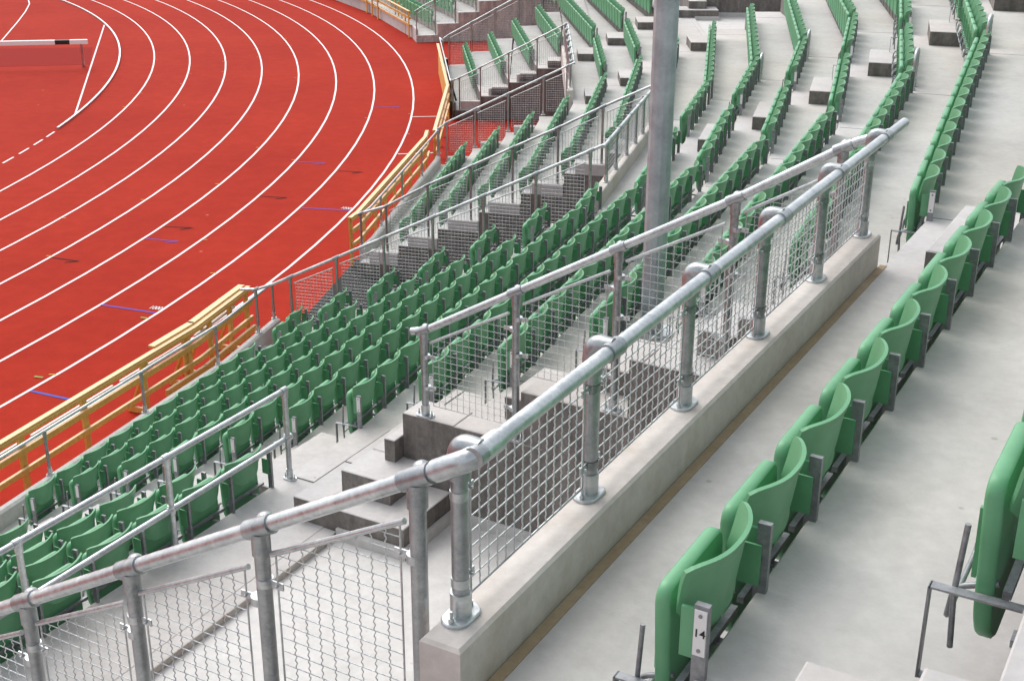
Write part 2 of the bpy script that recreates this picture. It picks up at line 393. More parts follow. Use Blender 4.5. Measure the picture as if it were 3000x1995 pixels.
# bodies under the upper steps outside the vomitories
mb = MB()
for sg in ((1, -9, 1, 3.0), (1, 8.05, 5, 31.7), (5, 36.7, SB, TB)):
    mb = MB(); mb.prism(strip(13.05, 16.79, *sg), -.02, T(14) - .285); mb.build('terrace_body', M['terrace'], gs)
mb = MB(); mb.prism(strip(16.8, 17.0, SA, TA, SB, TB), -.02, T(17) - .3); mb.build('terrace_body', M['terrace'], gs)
def platform(s, tn, tf):
    """upper vomitory: coated floor, stair blocks and parapet ends; tf = far wall"""
    mb = MB(); mb.prism(strip(8.192, 16.7, s, tn, s, tf), 2.6, 3.10); mb.build('platform', M['platform'], gs)
    # coved skirting along the far wall and under the block
    mb = MB(); mb.prism(strip(9.03, 12.9, s, tf - .03, s, tf - .002), 3.0, 3.20); mb.build('skirting', M['platform'], gs)
    mb = MB(); mb.prism(strip(8.20, 9.02, s, tf - .73, s, tf - .702), 3.0, 3.20); mb.build('skirting', M['platform'], gs)
    mb = MB(); mb.prism(strip(8.992, 9.028, s, tf - .702, s, tf - .004), 3.0, 3.20); mb.build('skirting', M['platform'], gs)
    mb = MB(); mb.prism(strip(8.18, 8.196, s, tn, s, tf - .75), 3.0, T(8) - .001); mb.build('rust_edge', M['rust'], gs)
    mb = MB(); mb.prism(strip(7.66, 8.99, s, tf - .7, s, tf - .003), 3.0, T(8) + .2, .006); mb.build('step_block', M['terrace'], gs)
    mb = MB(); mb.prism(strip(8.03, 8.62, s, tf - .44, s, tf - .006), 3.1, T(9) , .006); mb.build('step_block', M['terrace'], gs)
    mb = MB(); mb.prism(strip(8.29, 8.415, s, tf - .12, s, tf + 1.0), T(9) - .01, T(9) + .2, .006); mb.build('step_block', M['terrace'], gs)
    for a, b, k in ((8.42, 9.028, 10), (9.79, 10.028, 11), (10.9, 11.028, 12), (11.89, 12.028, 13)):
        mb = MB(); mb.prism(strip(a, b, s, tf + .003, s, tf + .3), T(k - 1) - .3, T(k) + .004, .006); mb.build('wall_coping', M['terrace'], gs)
platform(1, 3.0, 8.05); platform(5, 31.7, 36.7)
# aisle step blocks
def aisle(k, s, t0, t1, a=None):
    mb = MB(); a = k - 1 + .38 if a is None else a
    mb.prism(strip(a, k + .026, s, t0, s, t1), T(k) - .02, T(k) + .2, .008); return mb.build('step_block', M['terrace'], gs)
for k in list(range(2, 8)) + list(range(9, 15)): aisle(k, 1, 8.38 if 9 <= k <= 13 else 7.93, 9.05)
mb = MB(); mb.prism(strip(7.66, 8.026, 1, 8.06, 1, 9.05), T(8), T(8) + .203, .006); mb.build('step_block', M['terrace'], gs)
for k in range(9, 15): aisle(k, 3, 20.0, 21.1)
for k in (5, 6, 8): aisle(k, 5, 31.0 if k > 4 else 31, 31.95)
for k in (5, 6, 7): aisle(k, 5, 36.5, 37.5)
for k in (2, 3, 4): aisle(k, 5, 37.75, 38.4)
aisle(15, 1, 1.75, 2.85, 14.42)
mb = MB(); mb.prism(strip(14.83, 15.028, 1, 1.75, 1, 2.6), T(15), T(15) + .46, .008); mb.build('step_block', M['terrace'], gs)
# thin slabs of the aisle on the landing
mb = MB(); mb.prism(strip(6.04, 6.36, 1, 7.9, 1, 9.05), T(7) - .01, T(7) + .012, .003); mb.build('landing_slab', M['terrace'], gs)
mb = MB(); mb.prism(strip(7.04, 7.38, 1, 7.9, 1, 9.05), T(8) - .01, T(8) + .012, .003)
mb.build('landing_slab', M['terrace'], gs)
# letter painted on the step by the mesh railing
e = drv(1); nn = nrm(1); zz = T(9) + .212
x_, y_ = P(1, 8.97, 8.86)
def ltr(body, size):
    xx = Vector((nn.x, nn.y, 0)); yy = Vector((e.x, e.y, 0))
    return Matrix(((xx.x, yy.x, 0, x_), (xx.y, yy.y, 0, y_), (0, 0, 1, zz), (0, 0, 0, 1)))
text('D', None, .34, 0, simple('dark_blue_paint', (.03, .035, .07), .6), 'letter_marking', gs, mat3=ltr('D', .3) @ Matrix.Rotation(R(90), 4, 'Z'))
# parapet walls behind the openings
def parapet(s, t0, t1, rho0, rho1, ztop, zbot, label, m_='concrete'):
    mb = MB(); mb.prism(strip(rho0, rho1, s, t0, s, t1), zbot, ztop, .012)
    return tag(mb.build('parapet_wall', M[m_]), label, 'parapet')
parapet(1, 3.0, 8.05, 12.8, 12.995, T(14) + .22, T(14) - .3, 'long low beige parapet wall in the foreground carrying the thick railing')
parapet(3, 18.0, 22.9, 6.85, 7.04, T(8) + .22, T(8) - .3, 'low parapet wall behind the nearer tunnel, below the tall mast')
parapet(5, 31.5, 37.7, 3.85, 4.04, T(5) + .22, T(5) - .3, 'short parapet wall behind the red-floored gateway, halfway to the far seats')
mb = MB(); mb.prism(strip(13.0, 13.055, 1, 2.6, 1, 8.1), T(14) - .002, T(14) + .004); tag(mb.build('gutter', M['gutter']), kind='structure')
# front kerbs along the track
def frontkerb(s0, t0, s1, t1, label, ra=-.1):
    mb = MB(); mb.prism(strip(ra, .06 if ra < -.05 else .12, s0, t0, s1, t1), 0, .5, .03)
    return tag(mb.build('kerb_wall', M['kerb']), label, 'kerb wall')
frontkerb(1, -9, 3, 18.95, 'low concrete kerb wall between the nearest seats and the wooden barrier')
frontkerb(3, 22.9, 5, 31.5, 'low concrete kerb wall in front of the middle seat block')
frontkerb(5, 37.75, 7, 43.8, 'low concrete kerb wall in front of the third seat block', .02)
frontkerb(7, 50.1, 10, 92, 'low kerb wall of the farthest seat block, upper left', .02)
for s, t, ks in ((5, 31.5, (1, 2, 3)), (3, 22.65, (1, 2, 3, 4, 5, 6)), (5, 37.75, (1, 2, 3))):
    for k in ks:
        sg = (s, t - .16, s, t) if t == 31.5 else (s, t, s, t + .16)
        mb = MB(); mb.prism(strip(k - .97 + .25, k - .0, *sg), T(k) - .02, T(k) + .24 if k == 1 else T(k) + .2, .01); mb.build('wall_coping', M['kerb'], gs)

# ------------------------------------------------------------------ railings
def smooth_path(pts, r=.08, n=5):
    """round the corners of a polyline"""
    out = [Vector(pts[0])]
    for i in range(1, len(pts) - 1):
        p = Vector(pts[i]); a = (Vector(pts[i - 1]) - p); b = (Vector(pts[i + 1]) - p)
        if a.normalized().dot(b.normalized()) < -.999: out.append(p); continue
        ra = min(r, a.length * .45); rb = min(r, b.length * .45)
        A = p + a.normalized() * ra; B = p + b.normalized() * rb
        for j in range(n + 1):
            u = j / n; out.append(A * (1 - u) ** 2 + p * 2 * u * (1 - u) + B * u * u)
    out.append(Vector(pts[-1])); return out
def baseplate(mb, c, r, d):
    """oval foot with socket and two bolts"""
    c = Vector(c); d = Vector(d).normalized(); e = Vector((-d.y, d.x, 0))
    poly = []
    for i in range(24):
        a = 2 * math.pi * i / 24; x = math.cos(a) * r * 1.75; y = math.sin(a) * r * 1.75
        x += math.copysign(r * .95, x) if abs(x) > 1e-6 else 0
        q = c + d * x + e * y; poly.append((q.x, q.y))
    mb.prism(poly, c.z, c.z + .014, .004)
    mb.tube([c + Vector((0, 0, .01)), c + Vector((0, 0, .10))], r * 1.22, 18)
    for sg in (-1, 1):
        q = c + d * sg * r * 2.05; mb.tube([q + Vector((0, 0, .012)), q + Vector((0, 0, .03))], r * .36, 6); mb.tube([q + Vector((0, 0, .03)), q + Vector((0, 0, .055))], r * .18, 8)
def wire_panel(parent, a, b, bot_a, bot_b, top_a, top_b, wr, pitch, crimp, n=4, bar=.011, name='mesh_panel'):
    """a,b: xy ends; zs give a trapezoid; woven wires with crimp"""
    a = Vector((*a, 0)); b = Vector((*b, 0)); L = (b - a).length; d = (b - a) / L; nn = Vector((-d.y, d.x, 0))
    mb = MB(); up = Vector((0, 0, 1))
    def pt(x, z, off=0): return a + d * x + up * z + nn * off
    bz = lambda x: bot_a + (bot_b - bot_a) * x / L
    tz = lambda x: top_a + (top_b - top_a) * x / L
    nv = max(2, int(round(L / pitch))); ph = .0
    for i in range(1, nv):
        x = L * i / nv; z0, z1 = bz(x), tz(x)
        if crimp:
            st = pitch / 10; m_ = max(2, int((z1 - z0) / st)); pts = []
            for j in range(m_ + 1):
                z = z0 + (z1 - z0) * j / m_; o_ = crimp * math.sin(math.pi * (z - bot_a) / pitch * 4 + math.pi * i)
                pts.append(pt(x + o_ * .8, z, o_ * .8))
            mb.tube(pts, wr, n, False)
        else: mb.tube([pt(x, z0), pt(x, z1)], wr, n, False)
    zmin = min(bot_a, bot_b); zmax = max(top_a, top_b); nh = int((zmax - zmin) / pitch)
    for j in range(1, nh + 1):
        z = zmin + j * pitch
        # clip range of x with bz<z<tz
        xs = [x for x in np.linspace(0, L, 60) if bz(x) <= z <= tz(x)]
        if len(xs) < 2: continue
        x0, x1 = xs[0], xs[-1]
        if crimp:
            st = pitch / 10; m_ = max(2, int((x1 - x0) / st)); pts = []
            for i in range(m_ + 1):
                x = x0 + (x1 - x0) * i / m_; o_ = crimp * math.sin(math.pi * x / pitch * 4 + math.pi * j)
                pts.append(pt(x, z + o_ * .8, -o_ * .8))
            mb.tube(pts, wr, n, False)
        else: mb.tube([pt(x0, z), pt(x1, z)], wr, n, False)
    pan = mb.build(name, M['wire'], parent)
    fr = MB(); fr.tube([pt(0, top_a), pt(0, bot_a), pt(L, bot_b), pt(L, top_b)], wr * 1.7, 6)
    if bar: fr.tube([pt(-.02, top_a), pt(L + .02, top_b)], bar, 10)
    f = fr.build('panel_frame', M['steel']); f.parent = pan
    return pan
def clamp(mb, c, d, r, z):
    c = Vector((c[0], c[1], z)); d = Vector(d).normalized()
    mb.tube([c + Vector((0, 0, -.016)), c + Vector((0, 0, .016))], r * 1.07, 16)
    mb.bar(c + d * r, c + d * (r + .055), .006, .03)
    e = Vector((-d.y, d.x, 0)); mb.tube([c + d * (r + .03) - e * .015, c + d * (r + .03) + e * .015], .006, 6)
# --- cross railing on a parapet
def cross_rail(s, posts, rho, zb, zt, pipe_rho, tstart, tend, label, near, endz=None, pr=.03):
    rt = thing('railing', label, 'railing', (*P(s, rho, posts[0]), zb))
    d3 = Vector((*drv(s), 0)); n3 = Vector((*nrm(s), 0))
    pipe = [P3(s, pipe_rho, tstart, zt), P3(s, pipe_rho, tend, zt)]
    mb = MB(); mb.tube(pipe, pr, 20 if near else 10)
    mb.build('handrail', M['steel'], rt)
    off = (pipe_rho - rho) * W
    for i, t in enumerate(posts):
        mb = MB(); x, y = P(s, rho, t); c = Vector((x, y, 0))
        top = zt - .0
        mb.tube([c + Vector((0, 0, zb + .01)), c + Vector((0, 0, top - .05))], pr * .98, 18 if near else 8)
        # elbow and tee
        el = smooth_path([c + Vector((0, 0, top - .11)), c + Vector((0, 0, top + .01)), c + n3 * max(off, .01) + Vector((0, 0, top + .005))], .085, 10) if off > .06 else [c + Vector((0, 0, top - .09)), c + Vector((0, 0, top))]
        mb.tube(el, pr * 1.33, 16 if near else 8)
        mb.tube([c + n3 * off + d3 * -.05 + Vector((0, 0, top)), c + n3 * off + d3 * .05 + Vector((0, 0, top))], pr * 1.24, 18 if near else 8)
        mb.build('post', M['steel_dark'], rt)
        mb = MB(); baseplate(mb, (x, y, zb), pr, d3); mb.build('base_plate', M['steel'], rt)
    for i in range(len(posts) - 1):
        a = posts[i] + .065; b = posts[i + 1] - .065
        wire_panel(rt, P(s, rho, a), P(s, rho, b), zb + .06, zb + .06, zt - .095, zt - .095, (.0031 if near else .003), .058 if near else .06, .0036 if near else 0, 5 if near else 3, .0125 if near else .01)
        if near:
            for z in (zb + .14, zt - .17):
                for pp, dd in ((posts[i], d3), (posts[i + 1], -d3)): mb = MB(); clamp(mb, P(s, rho, pp), dd, pr, z); mb.build('clamp', M['steel'], rt)
    return rt
ZT = 6.715
near_posts = [3.17, 4.13, 5.09, 6.06, 7.03, 7.97]
rt = cross_rail(1, near_posts, 12.87, T(14) + .22, ZT, 12.97, 3.30, 8.42, 'thick galvanised railing with wire mesh in the foreground, on the long beige parapet', True)
# --- sloping railings down the sides of the openings
def side_rail(s, t, pts, posts, label, near, panels=(), pr=.03, zfoot=None, dirn=1, group=None, plates=False):
    """pts: (rho,z) of pipe; posts: rho list; panels: (rho_a,rho_b,bottom_z_a,bottom_z_b)"""
    rho0 = posts[0]
    rt = thing('railing', label, 'railing', (*P(s, rho0, t), 0), group)
    def pz(rho):
        for (r0, z0), (r1, z1) in zip(pts, pts[1:]):
            if min(r0, r1) <= rho <= max(r0, r1): return z0 + (z1 - z0) * (rho - r0) / (r1 - r0)
        return pts[-1][1]
    mb = MB(); mb.tube(smooth_path([P3(s, r, t, z) for r, z in pts], .05, 4), pr, 18 if near else 8); mb.build('handrail', M['steel'], rt)
    n3 = Vector((*nrm(s), 0))
    for r in posts:
        zf = zfoot(r); mb = MB(); a = P3(s, r, t, zf)
        mb.tube([a, P3(s, r, t, pz(r))], pr * .97, 16 if near else 7)
        mb.tube([P3(s, r, t, pz(r) - .11), P3(s, r, t, pz(r) - .02)], pr * 1.18, 16 if near else 7)
        mb.tube([P3(s, r - .07, t, pz(r) - .03), P3(s, r + .07, t, pz(r) + .03)], pr * 1.25, 16 if near else 7)
        if near: mb.sphere(P3(s, r, t + .030, pz(r) + .008), pr * 1.25, 14, 8)
        mb.build('post', M['steel_dark'], rt)
        if near or plates:
            mb = MB(); baseplate(mb, a, pr, n3); mb.build('base_plate', M['steel'], rt)
    for (ra, rb, ba, bb) in panels:
        wire_panel(rt, P(s, ra, t), P(s, rb, t), ba, bb, pz(ra) - .135, pz(rb) - .135, (.0023 if near else .003), .058 if near else .055, .0026 if near else 0, 4 if near else 3, .0115 if near else .009)
        if near:
            for z in (pz(ra) - .26, ba + .15): mb = MB(); clamp(mb, P(s, ra - .075, t), n3, pr, z); mb.build('clamp', M['steel'], rt)
            for z in (pz(rb) - .26, bb + .15): mb = MB(); clamp(mb, P(s, rb + .075, t), -n3, pr, z); mb.build('clamp', M['steel'], rt)
    return rt
def Tat(rho): return T(max(1, min(17, int(math.floor(rho - .03)) + 1)))
# near opening, near side: pipe drops from the corner to the lower left
side_rail(1, 3.12, [(12.80, 6.637), (12.6, 6.545), (8.3, 4.60), (8.0, 4.55)], [12.71, 11.87, 11.03, 10.23, 9.4, 8.6], 'sloping galvanised handrail with mesh panels dropping across the lower left corner', True,
          [(11.95, 12.62, Tat(11.5) + .10, Tat(11.5) + .10), (11.10, 11.76, Tat(10.5) + .10, Tat(10.5) + .10), (10.31, 10.94, Tat(9.5) + .1, Tat(9.5) + .1), (9.5, 10.13, Tat(8.9) + .1, Tat(8.9) + .1), (8.68, 9.32, T(8) + .1, T(8) + .1)], zfoot=lambda r: Tat(r - .9) + .02)
mb = MB(); cpath = smooth_path([P3(1, 12.6, 3.12, 6.545), P3(1, 12.97, 3.12, ZT), P3(1, 12.97, 3.36, ZT)], .16, 10)
mb.tube(cpath, .0302, 18); fit = smooth_path([P3(1, 12.80, 3.12, 6.637), P3(1, 12.97, 3.12, ZT), P3(1, 12.97, 3.27, ZT)], .12, 10); mb.tube(fit, .0385, 18)
cn = mb.build('corner_elbow', M['steel'], rt)
# near opening, far side
E2 = [(8.52, 4.68), (8.69, 4.718), (9.72, 5.199), (10.74, 5.676), (11.79, 6.164), (12.7, 6.627), (12.97, ZT)]
side_rail(1, 8.0 + .1, E2, [8.66, 9.70, 10.73, 11.77, 12.62], 'sloping galvanised handrail with square mesh standing on the stepped wall beyond the opening', True,
          [(8.76, 9.60, 4.07, 4.07), (9.80, 10.63, 4.53, 4.53), (10.83, 11.67, 5.0, 5.0), (11.87, 12.53, 5.47, 5.47)], zfoot=lambda r: {8.66: T(10), 9.70: T(10), 10.73: T(11), 11.77: T(12), 12.62: T(13)}[r] + .006)
# railing on the landing, two pipes
rt = thing('railing', 'two-pipe guard railing without mesh beside the nearest seats, lower left', 'railing', (*P(1, 7.1, 7.86), T(8)))
for z in (4.0, 3.553):
    mb = MB(); mb.tube([P3(1, 7.1, -1, z), P3(1, 7.1, 7.86, z)], .024, 14); mb.build('handrail' if z > 3.8 else 'mid_rail', M['steel'], rt)
for t in (7.86, 6.45, 5.04, 3.63, 2.22):
    mb = MB(); mb.tube([P3(1, 7.1, t, T(8)), P3(1, 7.1, t, 4.0)], .0235, 14); mb.tube([P3(1, 7.1, t, 3.93), P3(1, 7.1, t, 4.012)], .03, 14)
    mb.tube([P3(1, 7.1, t, 3.52), P3(1, 7.1, t, 3.59)], .03, 14); mb.tube([P3(1, 7.1, t - .045, 3.553), P3(1, 7.1, t + .045, 3.553)], .03, 14); mb.tube([P3(1, 7.1, t - .045, 4.0), P3(1, 7.1, t + .02, 4.0)], .03, 14)
    mb.sphere(P3(1, 7.1, t, 4.0), .03)
    mb.build('post', M['steel'], rt)
    mb = MB(); baseplate(mb, P3(1, 7.1, t, T(8)), .024, (*nrm(1), 0)); mb.build('base_plate', M['steel'], rt)
# tunnel between first and second lower block
zk = T(8) + .22
cross_rail(3, [18.56, 19.31, 20.2, 20.99, 21.68, 22.4], 6.97, zk, 4.02, 7.02, 18.1, 22.75, 'short galvanised railing on the low parapet behind the nearer tunnel', False, pr=.026)
side_rail(3, 18.25, [(-.35, 1.22), (0, 1.25), (.39, 1.375), (7.02, 4.02)], [-.02, .75, 1.75, 2.75, 3.75, 4.75, 5.75, 6.75], 'sloping railing with fine mesh along the end of the nearest lower seat block', False,
          [(.85, 1.65, T(2) - .3, T(2) - .3), (1.85, 2.65, T(3) - .3, T(3) - .3), (2.85, 3.65, T(4) - .3, T(4) - .3), (3.85, 4.65, T(5) - .35, T(5) - .35), (4.85, 5.65, T(6) - .35, T(6) - .35), (5.85, 6.65, T(7) - .35, T(7) - .35)], .024, lambda r: .5 if r < 0.1 else Tat(r) - .4, plates=True)
side_rail(3, 22.75, [(.0, 1.2), (.35, 1.3), (.7, 1.4), (1.75, 1.88), (2.8, 2.3), (3.8, 2.71), (4.85, 3.13), (5.85, 3.56), (7.02, 4.02)], [.05, .7, 1.75, 2.8, 3.8, 4.85, 5.85], 'sloping railing with fine mesh at the near end of the middle seat block', False,
          [(.8, 1.65, T(1) + .3, T(1) + .3), (1.85, 2.7, T(2) + .28, T(2) + .28), (2.9, 3.7, T(3) + .28, T(3) + .28), (3.9, 4.75, T(4) + .28, T(4) + .28), (4.95, 5.75, T(5) + .28, T(5) + .28), (5.95, 6.85, T(6) + .28, T(6) + .28)], .024, lambda r: .5 if r < .1 else Tat(r) + .05, plates=True)
# gateway with the red floor
zk2 = T(5) + .22
cross_rail(5, [31.9, 32.85, 33.8, 34.7, 35.65, 36.6, 37.5], 3.96, zk2, 2.74, 4.06, 31.6, 37.6, 'short railing seen end-on behind the red-floored gateway', False, pr=.024)
side_rail(5, 31.72, [(-.05, 1.1), (.3, 1.3), (4.06, 2.74)], [.0, .25, 1.1, 2.1, 3.15, 3.85], 'sloping railing with fine mesh at the far end of the middle seat block', False,
          [(.33, 1.02, .55, .55), (1.2, 2.0, T(2) + .1, T(2) + .1), (2.2, 3.05, T(3) + .1, T(3) + .1), (3.25, 3.78, T(4) + .1, T(4) + .1)], .022, lambda r: .5 if r < .1 else Tat(r), plates=True)
side_rail(5, 37.7, [(.0, 1.1), (.3, 1.2), (4.06, 2.74)], [.02, .25, 1.0, 2.0, 3.0, 3.85], 'sloping railing with fine mesh at the near end of the third seat block', False,
          [(.33, .92, .55, .55), (1.08, 1.92, T(2) + .1, T(2) + .1), (2.08, 2.92, T(3) + .1, T(3) + .1), (3.08, 3.78, T(4) + .1, T(4) + .1)], .022, lambda r: .5 if r < .1 else Tat(r))
side_rail(7, 43.9, [(.0, 1.15), (.3, 1.3), (6, 3.6)], [.25, 1.2, 2.2, 3.2, 4.2, 5.2], 'sloping mesh railing at the far end of the third seat block', False,
          [(.33, 1.12, T(1) + .05, T(1) + .05), (1.28, 2.12, T(2) + .05, T(2) + .05), (2.28, 3.12, T(3) + .05, T(3) + .05), (3.28, 4.12, T(4) + .05, T(4) + .05), (4.28, 5.12, T(5) + .05, T(5) + .05)], .022, lambda r: Tat(r))
side_rail(7, 50.1, [(.0, 1.15), (.3, 1.3), (5, 3.2)], [.05, .95, 1.9, 2.9, 3.9], 'sloping mesh railing of the farthest block at the top edge', False,
          [(.13, .88, .55, .55), (1.02, 1.85, T(2) + .05, T(2) + .05), (2.0, 2.85, T(3) + .05, T(3) + .05)], .022, lambda r: Tat(r))
# single-pipe rails on the front kerbs
def front_rail(s0, t0, s1, t1, posts, label, endcap=True):
    rt = thing('railing', label, 'railing', (*P(posts[0][0], -.05, posts[0][1]), .5))
    z = 1.12
    pts = [Vector((*p, z)) for p in chain(-.05, s0, t0, s1, t1)]
    mb = MB(); mb.tube(smooth_path(pts, .1, 4), .021, 10); mb.build('handrail', M['steel'], rt)
    for s, t in posts:
        mb = MB(); mb.tube([P3(s, -.05, t, .5), P3(s, -.05, t, z)], .022, 10); mb.tube([P3(s, -.05, t, z - .06), P3(s, -.05, t, z + .01)], .028, 10)
        mb.build('post', M['steel_dark'], rt)
        mb = MB(); baseplate(mb, P3(s, -.05, t, .5), .022, (*drv(s), 0)); mb.build('base_plate', M['steel'], rt)
    return rt
front_rail(1, -2, 3, 18.9, [(1, 6.0), (1, 8.0), (2, 11.88), (2, 13.9), (2, 15.76), (3, 18.9)], 'single-pipe railing on the front kerb beside the nearest seats')
front_rail(3, 22.9, 5, 31.6, [(3, 22.95), (4, 25.2), (4, 27.08), (4, 29.09), (4, 30.9)], 'single-pipe railing on the front kerb of the middle seat block')
front_rail(5, 37.75, 7, 43.8, [(5, 37.8), (6, 39.6), (6, 41.6), (7, 43.7)], 'single-pipe railing on the front kerb of the third seat block')
# ------------------------------------------------------------------ hoop handrails in the aisles
hoops = [('short steel hoop handrail in the aisle nearest the mast', 3, 9.02, 19.10, 9.0, 18.64), ('short steel hoop handrail one row above the hoop nearest the mast', 3, 10.04, 19.57, 10.0, 19.0),
         ('thin steel hoop handrail on the step left of the kinked upper rows', 3, 10.6, 21.64, 10.6, 21.9), ('thin steel hoop handrail near the top edge, third row from the right', 4, 11.1, 23.9, 11.1, 24.2),
         ('steel hoop handrail beside the third aisle step from the right', 3, 12.09, 16.89, 12.09, 17.15), ('steel hoop handrail in the upper right, topmost of its line', 3, 13.08, 16.31, 13.08, 16.6)]
hp = [((3.062, 18.966), (2.912, 18.51), 9), ((4.006, 19.188), (3.811, 18.65), 10), ((4.431, 23.634), (4.386, 23.479), 10), ((5.186, 23.43), (5.147, 23.298), 11), ((4.93, 16.217), (4.889, 16.113), 13), ((5.499, 15.468), (5.451, 15.358), 14)]
for (lab, *_), (a, b, k) in zip(hoops, hp):
    A = Vector((*a, T(k))); B = Vector((*b, T(k)))
    if (A - B).length < .25: B = A + (B - A).normalized() * .25
    rt = thing('hoop_handrail', lab, 'handrail', tuple(B), 'hoop handrails beside the aisles')
    mb = MB(); up = Vector((0, 0, .47))
    mb.tube(smooth_path([B, B + up * .95, A + up, A], .1, 6), .021, 12); mb.build('hoop', M['steel'], rt)
    d = (A - B).normalized(); mb = MB(); baseplate(mb, A, .022, d); mb.build('base_plate', M['steel'], rt)
    mb = MB(); baseplate(mb, B, .022, d); mb.build('base_plate', M['steel'], rt)

# ------------------------------------------------------------------ mast
rt = thing('floodlight_mast', 'tall thick grey steel mast rising through the seats past the top edge', 'mast', (1.185, 10.425, T(11)))
mb = MB(); mb.tube([(1.185, 10.425, T(11)), (1.185, 10.425, T(11) + 14)], [.098, .094], 12, True, False); o = mb.build('shaft', M['pole'], rt)
mb = MB(); mb.tube([(1.185, 10.425, T(11)), (1.185, 10.425, T(11) + .03)], .18, 20); mb.build('base_flange', M['steel'], rt)
mb = MB(); mb.box((1.251, 10.363, T(11) + 3.2), (1, 0, 0), (0, 1, 0), (0, 0, 1), .003, .003, 1.2); mb.build('seam', M['steel_dark'], rt)

# ------------------------------------------------------------------ wooden barriers on the track
def barrier(name_label, s0, t0, s1, t1, posts, feet=(), rho=-.62):
    rt = thing('wooden_barrier', name_label, 'barrier', (*P(s0, rho, t0), 0))
    def run(rr, z, wd, h, nm, m_='wood'):
        c = chain(rr, s0, t0, s1, t1); q = MB()
        for a, b in zip(c, c[1:]):
            L = (Vector(b) - Vector(a)).length; n = max(1, int(L / 3.6))
            for i in range(n):
                p = Vector(a).lerp(Vector(b), i / n); r = Vector(a).lerp(Vector(b), (i + 1) / n)
                q.bar((p.x, p.y, z + .002 * (i % 2)), (r.x, r.y, z + .002 * (i % 2)), wd, h)
        q.build(nm, M[m_], rt)
    run(rho, 1.0, .085, .032, 'top_rail'); run(rho + .05, .96, .028, .045, 'upper_board'); run(rho + .05, .74, .045, .085, 'middle_rail'); run(rho + .05, .46, .045, .075, 'lower_rail')
    for s, t in posts:
        q = MB(); q.box(P3(s, rho - .02, t, .49), (*drv(s), 0), (*nrm(s), 0), (0, 0, 1), .05, .022, .49); q.build('post', M['wood'], rt)
    for s, t in feet:
        q = MB(); q.bar(P3(s, -.66, t, .95), P3(s, -1.15, t + .02, .03), .03, .09, up=(*drv(s), 0)); q.bar(P3(s, -.6, t, .05), P3(s, -1.2, t, .05), .04, .09); q.build('brace', M['wood'], rt)
    return rt
p1 = [(1, 4 + i * 1.35) for i in range(4)] + [(2, 10.6), (2, 11.95), (2, 13.2), (2, 14.55), (2, 15.6), (3, 16.85), (3, 17.55), (3, 18.25), (3, 18.85)]
b1 = barrier('long yellow timber barrier beside the nearest seats', 1, -3, 3, 18.95, p1, feet=[(2, 14.7), (2, 15.75), (3, 17.4), (3, 18.5)])
for a, b in (((2, 14.9), (2, 15.95)), ((3, 17.1), (3, 18.9))):
    q = MB(); q.bar(P3(a[0], -.74, a[1], 1.03), P3(b[0], -.74, b[1], 1.03), .11, .03); q.build('stacked_plank', M['wood'], b1)
    q = MB(); q.bar(P3(a[0], -.5, a[1], .3), P3(b[0], -.5, b[1], .3), .05, .1); q.build('stacked_plank', M['wood'], b1)
c = chain(-.70, 1, 2, 3, 18.6)
for a, b in zip(c, c[1:]):
    L = (Vector(b) - Vector(a)).length; n = max(1, int(L / 1.5))
    for i in range(n):
        p = Vector(a).lerp(Vector(b), (i + .04) / n); r = Vector(a).lerp(Vector(b), (i + .95) / n); q = MB(); q.bar((p.x, p.y, .80), (r.x, r.y, .80), .035, .05); q.build('white_board', M['wood2'], b1)
p2 = [(3, 23.1), (4, 24.85), (4, 25.8), (4, 26.7), (4, 27.5), (4, 28.3), (4, 29.1), (4, 30.0), (4, 30.8)]
b2 = barrier('yellow timber barrier in front of the middle seat block', 3, 23.05, 5, 32.0, p2, rho=-.38)
b4 = barrier('yellow timber barrier across the gateway, closed with planks beyond it', 5, 32.0, 6, 44.4, [(5, 32.1), (5, 33.2), (5, 34.4), (5, 35.5), (5, 36.7)], rho=-.16)
cc = chain(-.13, 5, 37.9, 6, 44.4)
for a, b in zip(cc, cc[1:]): q = MB(); q.bar((*a, .49), (*b, .49), .03, .95); q.build('plank_panel', M['wood'], b4)
b3 = barrier('yellow timber barrier with open frames in front of the farthest block, top edge', 7, 51.1, 10, 92, [(7, 51.15 + i * .95) for i in range(5)] + [(8, 54.6 + i * .95) for i in range(8)] + [(9, 63 + i) for i in range(6)], rho=-.1)

# ------------------------------------------------------------------ steeplechase barrier
hu = thing('steeplechase_barrier', 'white and black striped beam on a steel leg, standing on the red infield', 'barrier', (-14.94, 45.59, 0))
A = Vector((-14.42, 45.22, .88)); d = (Vector((-17.24, 44.82, .88)) - A).normalized()
pos = 0
for L, c in ((.58, 'bwhite'), (.48, 'bblack'), (1.86, 'bwhite'), (.48, 'bblack'), (.58, 'bwhite')):
    q = MB(); q.bar(A + d * (pos + .001), A + d * (pos + L - .001), .15, .14); q.build('beam_section', M[c], hu); pos += L
for x in (.21, 3.75):
    q = MB(); c = A + d * x; q.bar((c.x - .1, c.y + .25, .0), (c.x, c.y, .82), .07, .07, up=(0, 1, 0)); q.build('leg', M['steel'], hu)

mb = MB(); mb.prism([(-15.5, 49.12), (-14.63, 45.78), (-18.6, 45.1), (-19.9, 48.7)], 0, .004); struct('water_jump_cover', mb, M['cover'])

